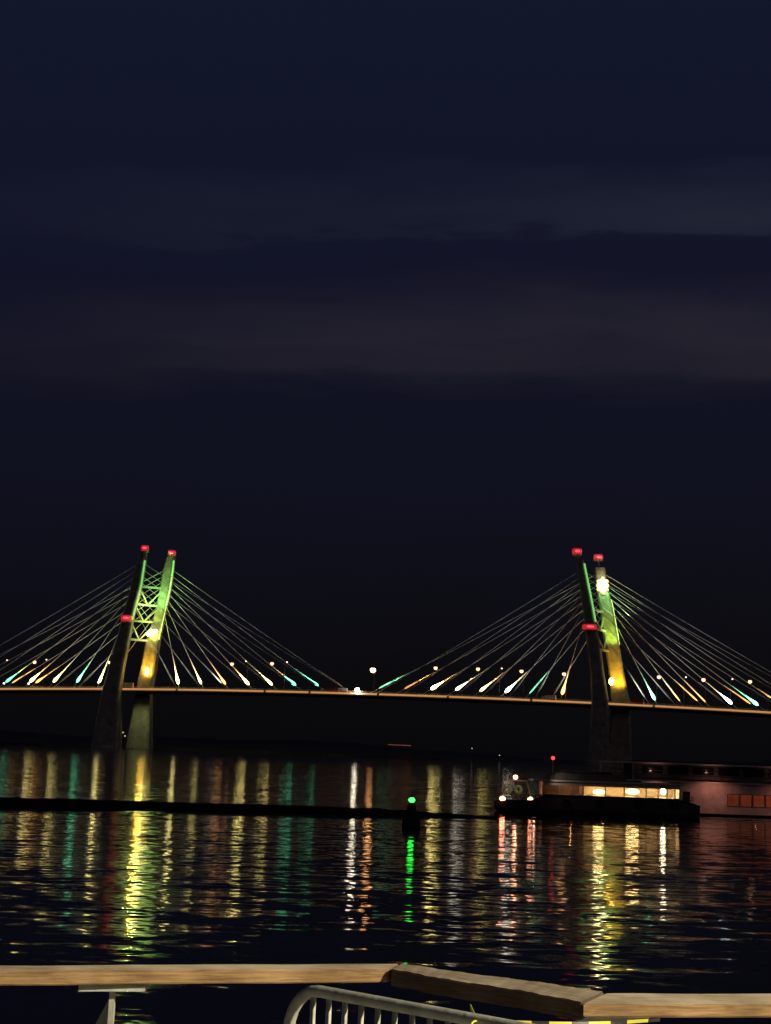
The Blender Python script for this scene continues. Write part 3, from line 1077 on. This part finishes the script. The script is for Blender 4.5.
# benches inside
for p in (575, 592, 612, 640, 655):
    X = bx(p)
    MB().box(X - .25, X + .25, cy0 + .5, cy1 - .5, zc0 + .06, zs_ - .1).build('bench', M['car_red'], cabin)
cab_y = cy0 + .7
MB().box(bx(584) - .03, bx(584) + .03, cy0 + .1, cy1 - .1, zc0 + .06, zr).build('light_partition', M['boat_white'], cabin)  # partition added to keep lamp light out of the left end
for p, py, hw, hh, mm in ((599, 792.0, .50, .19, 'boat_lamp'), (632.5, 791.6, .58, .22, 'boat_lamp'), (663.2, 791.4, .20, .28, 'boat_lamp_w')):
    q = at_y(p, py, cab_y)
    MB().tube([Vector((q.x + hw * a_, cab_y, q.z)) for a_ in (-1, -.8, -.4, .4, .8, 1)], [hh * b_ for b_ in (.35, .75, 1, 1, .75, .35)], 12).build('cabin_lamp', M[mm], cabin, smooth=True)
    lamp('POINT', 'cabin_lamp_throw', (q.x, q.y + .5, q.z + .1), 110, (1, .58, .18), radius=.1, parent=bt)
lamp('POINT', 'cabin_lamp_throw', (bx(574), yc, zh + .1), 16, (1, .42, .16), radius=.04, parent=bt)
# roof, upper bulwark and wheelhouse
MB().box(cx0 - .9, cx1 + .3, cy0 - .25, cy1 + .25, zr, zr + .14).build('roof', M['boat_white'], bt)
zu = bz_(600, 772)
ux0, ux1 = bx(550), bx(628)
for ya in (cy0 + .1, cy1 - .16):
    MB().box(ux0, ux1, ya, ya + .06, zr + .14, zr + .75).build('upper_bulwark', M['roof_grey'], bt)
wx0, wx1 = bx(577), bx(614)
wh = MB().loft([[Vector((X, Y, Z)) for X, Y in ((wx0 + s, cy0 + .5), (wx1 - s * .3, cy0 + .5), (wx1 - s * .3, cy1 - .5), (wx0 + s, cy1 - .5))] for Z, s in ((zr + .14, 0), (zu - .1, .25))]).build('wheelhouse', M['roof_grey'], bt)
MB().box(wx0 + .5, wx1 - .35, cy0 + .44, cy0 + .47, zr + .62, zu - .22).build('window', M['glass_dark'], wh)
MB().box(wx0 - .1, wx1 + .2, cy0 + .3, cy1 - .3, zu - .1, zu).build('wheelhouse_roof', M['roof_grey'], wh)
for p, py in ((607, 777.2),):
    q = at_y(p, py, cy0 + .38)
    MB().box(q.x - .25, q.x + .25, q.y - .02, q.y + .02, q.z - .08, q.z + .08).build('name_plate', M['white_steel'], wh)
# mast with red light
q = at_y(553, 758, yc)
MB().tube([Vector((q.x, yc, zr + .1)), Vector((q.x, yc, q.z - .1))], .05, 8).build('mast', M['grey_steel'], bt)
M['mast_red'] = glow('red mast light', (1.0, 0.05, 0.06), 2.2)
MB().ball(q, .17, 12, 1.0).build('mast_light', M['mast_red'], bt)
lamp('SPOT', 'roof_fill_throw', (bx(554), cy0 - 1.3, zr + .5), 26, (1, .8, .62), (bx(563), cy0 - .2, zr - .1), 110, 0.9, .05, bt)  # lamp and arm added to brighten the cabin roof edge
MB().tube([Vector((bx(554), cy0 - .2, zr + .14)), Vector((bx(554), cy0 - .3, zr + .6)), Vector((bx(554), cy0 - 1.2, zr + .62))], .03, 6).build('roof_fill_arm', M['dark_steel'], bt)
# bow gantry with its three lamps and two green rings
M['bow_lamp'] = glow('pinkish bow lamp', (1.0, 0.28, 0.14), 24)
g0, g1, gt = at_y(502.5, 798.5, yc - .5), at_y(530.5, 799.5, yc - .5), at_y(515.5, 777.2, yc - .5)
d = MB()
d.tube([Vector((g0.x, g0.y, .9)), g0 + Vector((0, .25, .3)), Vector((g0.x + .35, g0.y + .25, gt.z - .3)), Vector((g1.x - .35, g0.y + .25, gt.z - .3)), g1 + Vector((0, .25, .3)), Vector((g1.x, g1.y, .9))], .07, 8)
d.build('bow_gantry', M['roof_grey'], bt)
for q, r in ((g0, .24), (g1, .24), (gt, .2)):
    MB().ball(q, r, 12, .85).build('bow_lamp', M['bow_lamp'], bt)
    MB().lathe(q + Vector((0, .2, 0)), [(r * .8, -r * .8), (r * .8, r * .8)], 10).build('lamp_housing', M['dark_steel'], bt)
for p in (508, 518.5):
    q = at_y(p, 789.5, yc - .1)
    MB().torus(q, .27, .12, Vector((0.5, 1, 0))).build('bow_ring', M['green_ring'], bt)
lamp('POINT', 'bow_lamp_throw', (gt.x, gt.y - .6, gt.z - .3), 7, (.8, 1, .6), radius=.1, parent=bt)
lamp('POINT', 'bow_lamp_throw', (g1.x + .3, g1.y - .5, g1.z + .4), 8, (1, .5, .35), radius=.1, parent=bt)
# railing along the foredeck and stern
for s in (-1, 1):
    for a, b in ((500, 540), (683, 694)):
        d = MB()
        n_ = 6
        pts = [Vector((bx(a + (b - a) * i / n_), yc + s * min(1.9, .9 + (bx(a + (b - a) * i / n_) - x0) * .45), 0)) for i in range(n_ + 1)]
        lo = 1.0 if a < 600 else 1.25
        for h in (lo + .3, lo + .6):
            d.tube([q + Vector((0, 0, h)) for q in pts], .025, 5)
        for q in pts:
            d.tube([q + Vector((0, 0, lo)), q + Vector((0, 0, lo + .6))], .025, 5)
        d.build('railing', M['dark_steel'], bt)
for p in (566, 600, 640, 676):
    X = bx(p)
    MB().torus((X, yc - 2.2, 1.05), .26, .1, Vector((0, 1, 0))).build('tyre_fender', M['rubber'], bt)

# ------------------------------------------------------------------ large ferry behind
YF = 147.0
fy = YF + 4.5


def fx_(px, y=YF):
    return at_y(px, 800, y).x


def fz(py, px=700):
    return at_y(px, py, YF).z


fx0, fx1 = fx_(592), fx_(592) + 42
fe = thing('ferry', ((fx0 + fx1) / 2, fy, 0), 'large pale ferry with dim red windows lying behind the small passenger boat', 'ferry')
zd = fz(813.5)
d = MB()
rings = []
for f, hw, zt in ((0, .3, zd + 1.2), (.05, 2.2, zd + .7), (.12, 3.8, zd + .25), (.25, 4.5, zd), (.8, 4.5, zd), (1, 4.1, zd + .2)):
    x = fx0 + (fx1 - fx0) * f
    rings.append([Vector((x, fy - hw, zt)), Vector((x + (1 - f) * .3, fy - hw * .94, .3)), Vector((x + (1.2 if f < .1 else 0), fy - hw * .75, -1)), Vector((x + (1.2 if f < .1 else 0), fy + hw * .75, -1)), Vector((x + (1 - f) * .3, fy + hw * .94, .3)), Vector((x, fy + hw, zt))])
d.loft(rings)
d.build('hull', M['hull'], fe)
sx0, sx1 = fx_(641), fx1 - 3
z1, z2, z3 = fz(783), fz(775.5), fz(764)
fw = fy - 4.45
# main deckhouse: wall with window openings
d = MB()
wins = [(fx_(728) + i * 1.2, fx_(728) + i * 1.2 + 1.02) for i in range(15)]
zw0, zw1 = fz(805), fz(793.5)
d.box(sx0, sx1, fw, fw + .1, zd, zw0)
d.box(sx0, sx1, fw, fw + .1, zw1, z1)
prevx = sx0
for a, b in wins:
    d.box(prevx, a, fw, fw + .1, zw0, zw1)
    prevx = b
d.box(prevx, sx1, fw, fw + .1, zw0, zw1)
d.box(sx0, sx0 + .1, fw + .1, fy + 4.4, zd, z1)
d.box(sx1 - .1, sx1, fw + .1, fy + 4.4, zd, z1)
d.box(sx0, sx1, fy + 4.4, fy + 4.45, zd, z1)
d.box(sx0 + .1, sx1 - .1, fw + 3.2, fw + 3.3, zd, z1)
dh = d.build('deckhouse', M['boat_white'], fe)
for a, b in wins:
    wn = MB().box(a, b, fw + .03, fw + .05, zw0, zw1).build('window', M['pane'], dh)
    fm = MB()
    for xa, xb, za, zb in ((a - .07, b + .07, zw1, zw1 + .07), (a - .07, b + .07, zw0 - .07, zw0), (a - .07, a, zw0, zw1), (b, b + .07, zw0, zw1)):
        fm.box(xa, xb, fw - .03, fw - .003, za, zb)
    fm.build('window_frame', M['roof_grey'], dh)
M['ferry_red'] = glow('reddish cabin lamp', (1.0, 0.22, 0.08), 3.5)
for i, (a, b) in enumerate(wins[:15:2]):
    MB().lathe(((a + b) / 2, fw + .9, zw1 + .5), [(.28, 0), (.32, .05), (.1, .12)], 10).build('cabin_lamp', M['ferry_red'], dh)
    lamp('POINT', 'ferry_cabin_throw', ((a + b) / 2, fw + 1.2, zw1 + .1), (10, 8, 22, 5, 10, 7, 7, 7)[i], (1, .20, .10), radius=.03, parent=fe)
MB().box(fx_(683), fx_(690), fw - .06, fw - .01, fz(803), fz(792)).build('door', M['glass_dark'], dh)
# deck edge, upper deck with a dark window band, roof and rails
MB().box(sx0 - 3.2, sx1 + 1, fw - .5, fy + 4.9, z1, z1 + .14).build('upper_deck', M['boat_white'], fe)
ub = MB().box(sx0 - .6, sx1 - 2, fw + .6, fy + 3.8, z1 + .14, z3 - .14).build('upper_cabin', M['roof_grey'], fe)
for i in range(12):
    a = sx0 + .2 + i * 2.4
    MB().box(a, a + 1.95, fw + .55, fw + .59, z2 + .05, z3 - .3).build('window', M['glass_dark'], ub)
MB().box(fx_(596), sx1 + 1, fw - .3, fy + 4.7, z3 - .14, z3).build('roof', M['boat_white'], fe)
d = MB()
xx = np.arange(sx0 - 3.0, sx1 + .9, 1.3)
for h in (.5, .9):
    d.tube([Vector((xx[0], fw - .4, z1 + .14 + h)), Vector((xx[-1], fw - .4, z1 + .14 + h))], .03, 5)
for x in xx:
    d.tube([Vector((x, fw - .4, z1 + .14)), Vector((x, fw - .4, z1 + 1.04))], .025, 5)
d.build('railing', M['dark_steel'], fe)
d = MB()
for X in (fx_(600), fx_(622), sx0 - .8):
    d.tube([Vector((X, fw - .1, zd)), Vector((X, fw - .1, z3 - .14))], .08, 6)
d.build('roof_post', M['boat_white'], fe)
# red lamps under the ferry's deck edge colour its side
lamp('SPOT', 'ferry_deck_throw', (fx_(655), fw - 1.6, z1 - .3), 70, (1, .45, .32), (fx_(655), fw, zd + .8), 140, 0.8, .05, fe)
lamp('SPOT', 'ferry_deck_throw', (fx_(712), fw - 2.2, z1 - .1), 100, (1, .36, .25), (fx_(712), fw, zd + .8), 140, 0.8, .05, fe)
lamp('SPOT', 'ferry_deck_throw', (fx_(790), fw - 2.2, z1 - .1), 100, (1, .36, .25), (fx_(790), fw, zd + .8), 140, 0.8, .05, fe)

for px in (655, 712, 780):  # spots without fixtures, added to brighten the roof edge
    lamp('SPOT', 'ferry_roof_fill', (fx_(px), fw - 1.4, z1 + 1.0), 14, (1, .5, .38), (fx_(px), fw + .2, z3 + .3), 130, 0.9, .05, fe)

# ------------------------------------------------------------------ promenade, railing, barrier, tape
ZP, ZR = 3.35, 4.40
PE = 5.5
d = MB()
d.poly([(-40, PE, ZP), (40, PE, ZP), (40, -60, ZP), (-40, -60, ZP), (-40, PE, -4), (40, PE, -4)], [(0, 1, 2, 3), (0, 4, 5, 1)])
d.poly([(-40, PE, -4), (40, PE, -4), (40, PE + 1.5, -1), (-40, PE + 1.5, -1)], [(0, 1, 2, 3)])
tag(d.build('promenade', M['promenade']), 'concrete promenade behind the timber railing', None, None, 'structure')

rail = thing('promenade_railing', (0, 5.0, ZP), 'waterfront railing with pale timber top boards on grey steel posts', 'railing')


def board(name, back0, back1, front0, front1, th, mats):
    """plank from its four picture corners on the rail height; local x runs along the grain"""
    P = [at_z(*back0, ZR), at_z(*back1, ZR), at_z(*front1, ZR), at_z(*front0, ZR)]
    o = P[3].copy()
    u = (P[2] - P[3]).normalized()
    ang = math.atan2(u.y, u.x)
    rot = Matrix.Rotation(-ang, 3, 'Z')
    L_ = [rot @ (p - o) for p in P]
    bm = bmesh.new()
    nseg = 110
    top, bot = [], []
    rr = random.Random(int(back0[0]) + 11)
    pz = [rr.random() * 6 for _ in range(3)]
    for i in range(nseg + 1):
        t = i / nseg
        b_, f_ = L_[0].lerp(L_[1], t), L_[3].lerp(L_[2], t)
        j = lambda s: s * (.5 * math.sin(t * 9 + pz[0]) + .3 * math.sin(t * 31 + pz[1]) + .2 * math.sin(t * 83 + pz[2])) + rr.uniform(-.0003, .0003)
        top.append((bm.verts.new(b_ + Vector((0, j(.002), j(.0018)))), bm.verts.new(f_ + Vector((0, j(.0025), j(.0022))))))
        bot.append((bm.verts.new(b_ + Vector((0, 0, -th))), bm.verts.new(f_ + Vector((0, j(.002), -th + j(.002))))))
    for i in range(nseg):
        f = bm.faces.new((top[i][0], top[i][1], top[i + 1][1], top[i + 1][0]))
        f.material_index = 1
        bm.faces.new((top[i][1], bot[i][1], bot[i + 1][1], top[i + 1][1]))
        bm.faces.new((bot[i][0], bot[i + 1][0], bot[i + 1][1], bot[i][1]))
        bm.faces.new((top[i][0], top[i + 1][0], bot[i + 1][0], bot[i][0]))
    for i in (0, nseg):
        bm.faces.new((top[i][0], bot[i][0], bot[i][1], top[i][1]))
    bmesh.ops.recalc_face_normals(bm, faces=bm.faces)
    edges = [e for e in bm.edges if e.calc_face_angle(0) > 1.0]
    bmesh.ops.bevel(bm, geom=edges, offset=.003, segments=2, affect='EDGES', clamp_overlap=True)
    me = bpy.data.meshes.new(name)
    bm.to_mesh(me)
    bm.free()
    for mm in mats:
        me.materials.append(mm)
    ob = bpy.data.objects.new(name, me)
    COL.objects.link(ob)
    ob.parent = rail
    ob.location = o - rail.location
    ob.rotation_euler = (0, 0, ang)
    return ob


board('top_board', (-1500, 974.5), (399, 963), (-1500, 981.6), (388.5, 968.5), .036, [M['timber'], M['timber_top']])
board('top_board', (401, 963.4), (604, 991.2), (391, 969.5), (581.5, 1001.5), .045, [M['timber_shaded'], M['timber_top_dark']])
board('top_board', (606, 993), (2600, 991.2), (582.5, 1003.6), (2600, 1005), .032, [M['timber'], M['timber_top']])
# grey steel T posts under the boards
for a, b, w_ in ((80, 146, .03), (577, 648, .03), (-640, -574, .03), (-1300, -1234, .03), (1250, 1321, .03), (1900, 1971, .03), (2500, 2571, .03)):
    pl, pr = at_z(a, 986 if a < 300 else 1016, ZR - .047), at_z(b, 986 if a < 300 else 1016, ZR - .047)
    c = (pl + pr) / 2 + Vector((0, .03, 0))
    u = (pr - pl) / 2
    zt = ZR - .046
    po = MB().frame_box(c + Vector((0, 0, -.004 + (zt - c.z))), u, Vector((0, .05, 0)), Vector((0, 0, .008))).build('post', M['grey_steel'], rail)
    MB().box(c.x - .012, c.x + .002, c.y - .012, c.y + .012, ZP, zt - .012).build('flange', M['grey_steel'], po)
    g = MB()
    gx0, gx1 = c.x - .012, c.x - .012
    yb = c.y + .03
    bk = .2
    g.poly([(gx0, yb, zt - .03), (gx0 - .08, yb + bk, zt - .16), (gx0 - .08, yb + bk, ZP), (gx0, yb, ZP), (gx0, yb + .008, zt - .03), (gx0 - .08, yb + bk + .008, zt - .16), (gx0 - .08, yb + bk + .008, ZP), (gx0, yb + .008, ZP)],
           [(0, 1, 2, 3), (7, 6, 5, 4), (0, 4, 5, 1), (1, 5, 6, 2), (0, 3, 7, 4)])
    g.build('gusset', M['grey_steel'], po)

# crowd barrier
ZT = 4.42
A, B = at_z(312, 990, ZT), at_z(467, 1018.5, ZT)
u = (B - A).normalized()
bar_ = thing('crowd_barrier', Vector(((A + u * 1.1).x, (A + u * 1.1).y, ZP)),
             'grey galvanised crowd barrier with vertical bars in front of the timber railing', 'barrier')
LN = 2.1
r_ = .0145
pts = []
A2 = A - u * .02
low = ZP + .22
E0 = A2 - u * .055
pts += [Vector((E0.x, E0.y, low)), Vector((E0.x, E0.y, ZT - .16))]
for k in range(1, 7):
    a = k / 6 * math.pi / 2
    q = E0 + u * (.10 * (1 - math.cos(a)))
    pts.append(Vector((q.x, q.y, ZT - .11 + .11 * math.sin(a))))
e = A2 + u * LN
pts.append(Vector((e.x, e.y, ZT)))
for k in range(1, 7):
    a = k / 6 * math.pi / 2
    q = e + u * (.10 * math.sin(a))
    pts.append(Vector((q.x, q.y, ZT - .11 + .11 * math.cos(a))))
q = e + u * .10
pts.append(Vector((q.x, q.y, low)))
pts.append(Vector((E0.x, E0.y, low)))
MB().tube(pts, r_, 12).build('frame', M['grey_steel'], bar_, smooth=True)
# bars stand where the picture shows them and go on at the same spacing
sp = [at_z(p, 990 + (p - 312) * .184, ZT) for p in (313.7, 329.3, 344.5, 360.2, 376.6, 394, 412, 430)]
ts = [(s - A).dot(u) for s in sp]
step = (ts[-1] - ts[0]) / 7
for i in range(int((LN - ts[0]) / step)):
    q = A + u * (ts[0] + step * i)
    MB().tube([Vector((q.x, q.y, low)), Vector((q.x, q.y, ZT - .008))], .0068, 8).build('vertical_bar', M['grey_steel'], bar_, smooth=True)
for t in (.25, LN - .25):
    q = A + u * t
    nrm = Vector((-u.y, u.x, 0))
    MB().tube([Vector((q.x, q.y, low)), Vector((q.x, q.y, ZP + .05)) + nrm * .05, Vector((q.x, q.y, ZP + .015)) + nrm * .3], .014, 8).build('foot', M['grey_steel'], bar_)
    MB().tube([Vector((q.x, q.y, low)), Vector((q.x, q.y, ZP + .05)) - nrm * .05, Vector((q.x, q.y, ZP + .015)) - nrm * .3], .014, 8).build('foot', M['grey_steel'], bar_)

# caution tape: knotted on the barrier, stretched to the railing post
K = at_z(475, 1020.5, ZT + .003)
tp = thing('caution_tape', (K.x, K.y, K.z), 'yellow and black caution tape knotted to the crowd barrier and strung to the right', 'tape')
d = MB()
n_ = 24
e1 = at_z(505, 1021, ZT - .01)
e2 = at_z(660, 1019, ZT - .03)
row = []
for i in range(n_ + 1):
    t = i / n_
    q = e1.lerp(e2, t) + Vector((0, 0, -.006 * math.sin(math.pi * t)))
    row.append((q + Vector((0, 0, .002)), q + Vector((0, .003 * math.sin(t * 9), -.006))))
vs = [p for r in row for p in r] + [p + Vector((0, .0012, 0)) for r in row for p in r]
k2 = 2 * (n_ + 1)
fc = []
for i in range(n_):
    a, b, c_, e_ = 2 * i, 2 * i + 1, 2 * i + 3, 2 * i + 2
    fc += [(a, b, c_, e_), (k2 + a, k2 + e_, k2 + c_, k2 + b), (a, e_, k2 + e_, k2 + a), (b, k2 + b, k2 + c_, c_)]
d.poly(vs, fc)
d.build('tape_strip', M['tape'], tp)
d = MB()
f0 = at_z(470.5, 1006, ZT)
f1 = at_z(476, 1018, ZT)
d.bar(at_z(470.5, 1006.5, ZT + .01), at_z(476.5, 1019, ZT + .005), .0015, .010, Vector((0, 0, 1)))
d.torus(K - Vector((0, 0, .0175)), .0165, .0022, u)
d.build('tape_knot', M['yellow_tape'], tp)

# street lamp of the promenade, right behind the photographer: it lights the railing
lp = Vector((10.5, -2.2, 10.4))
sl = thing('promenade_lamp', (lp.x + .9, lp.y, ZP), 'tall promenade lamp post behind the viewer', 'street lamp')
MB().tube([Vector((lp.x + .9, lp.y, ZP)), Vector((lp.x + .9, lp.y, 9.0)), Vector((lp.x + .6, lp.y, 9.5)), lp + Vector((0, 0, .2))], [.09, .06, .05, .05], 10).build('pole', M['grey_steel'], sl)
MB().lathe(lp, [(.1, .22), (.28, .1), (.3, .06)], 16).build('lamp_shade', M['dark_steel'], sl)
lamp('SPOT', 'promenade_lamp_throw', lp - Vector((0, 0, .05)), 16500, (1.0, 0.83, 0.57), (0.2, 5.0, 4.0), 70, 0.8, 0.16, sl)

# ------------------------------------------------------------------ output
sc.view_settings.view_transform = 'Standard'
sc.view_settings.look = 'None'
sc.view_settings.exposure = 0
sc.view_settings.gamma = 1
sc.render.engine = 'CYCLES'
sc.cycles.max_bounces = 6
sc.cycles.glossy_bounces = 3
sc.cycles.sample_clamp_indirect = 0
sc.cycles.sample_clamp_direct = 0
sc.cycles.use_denoising = True
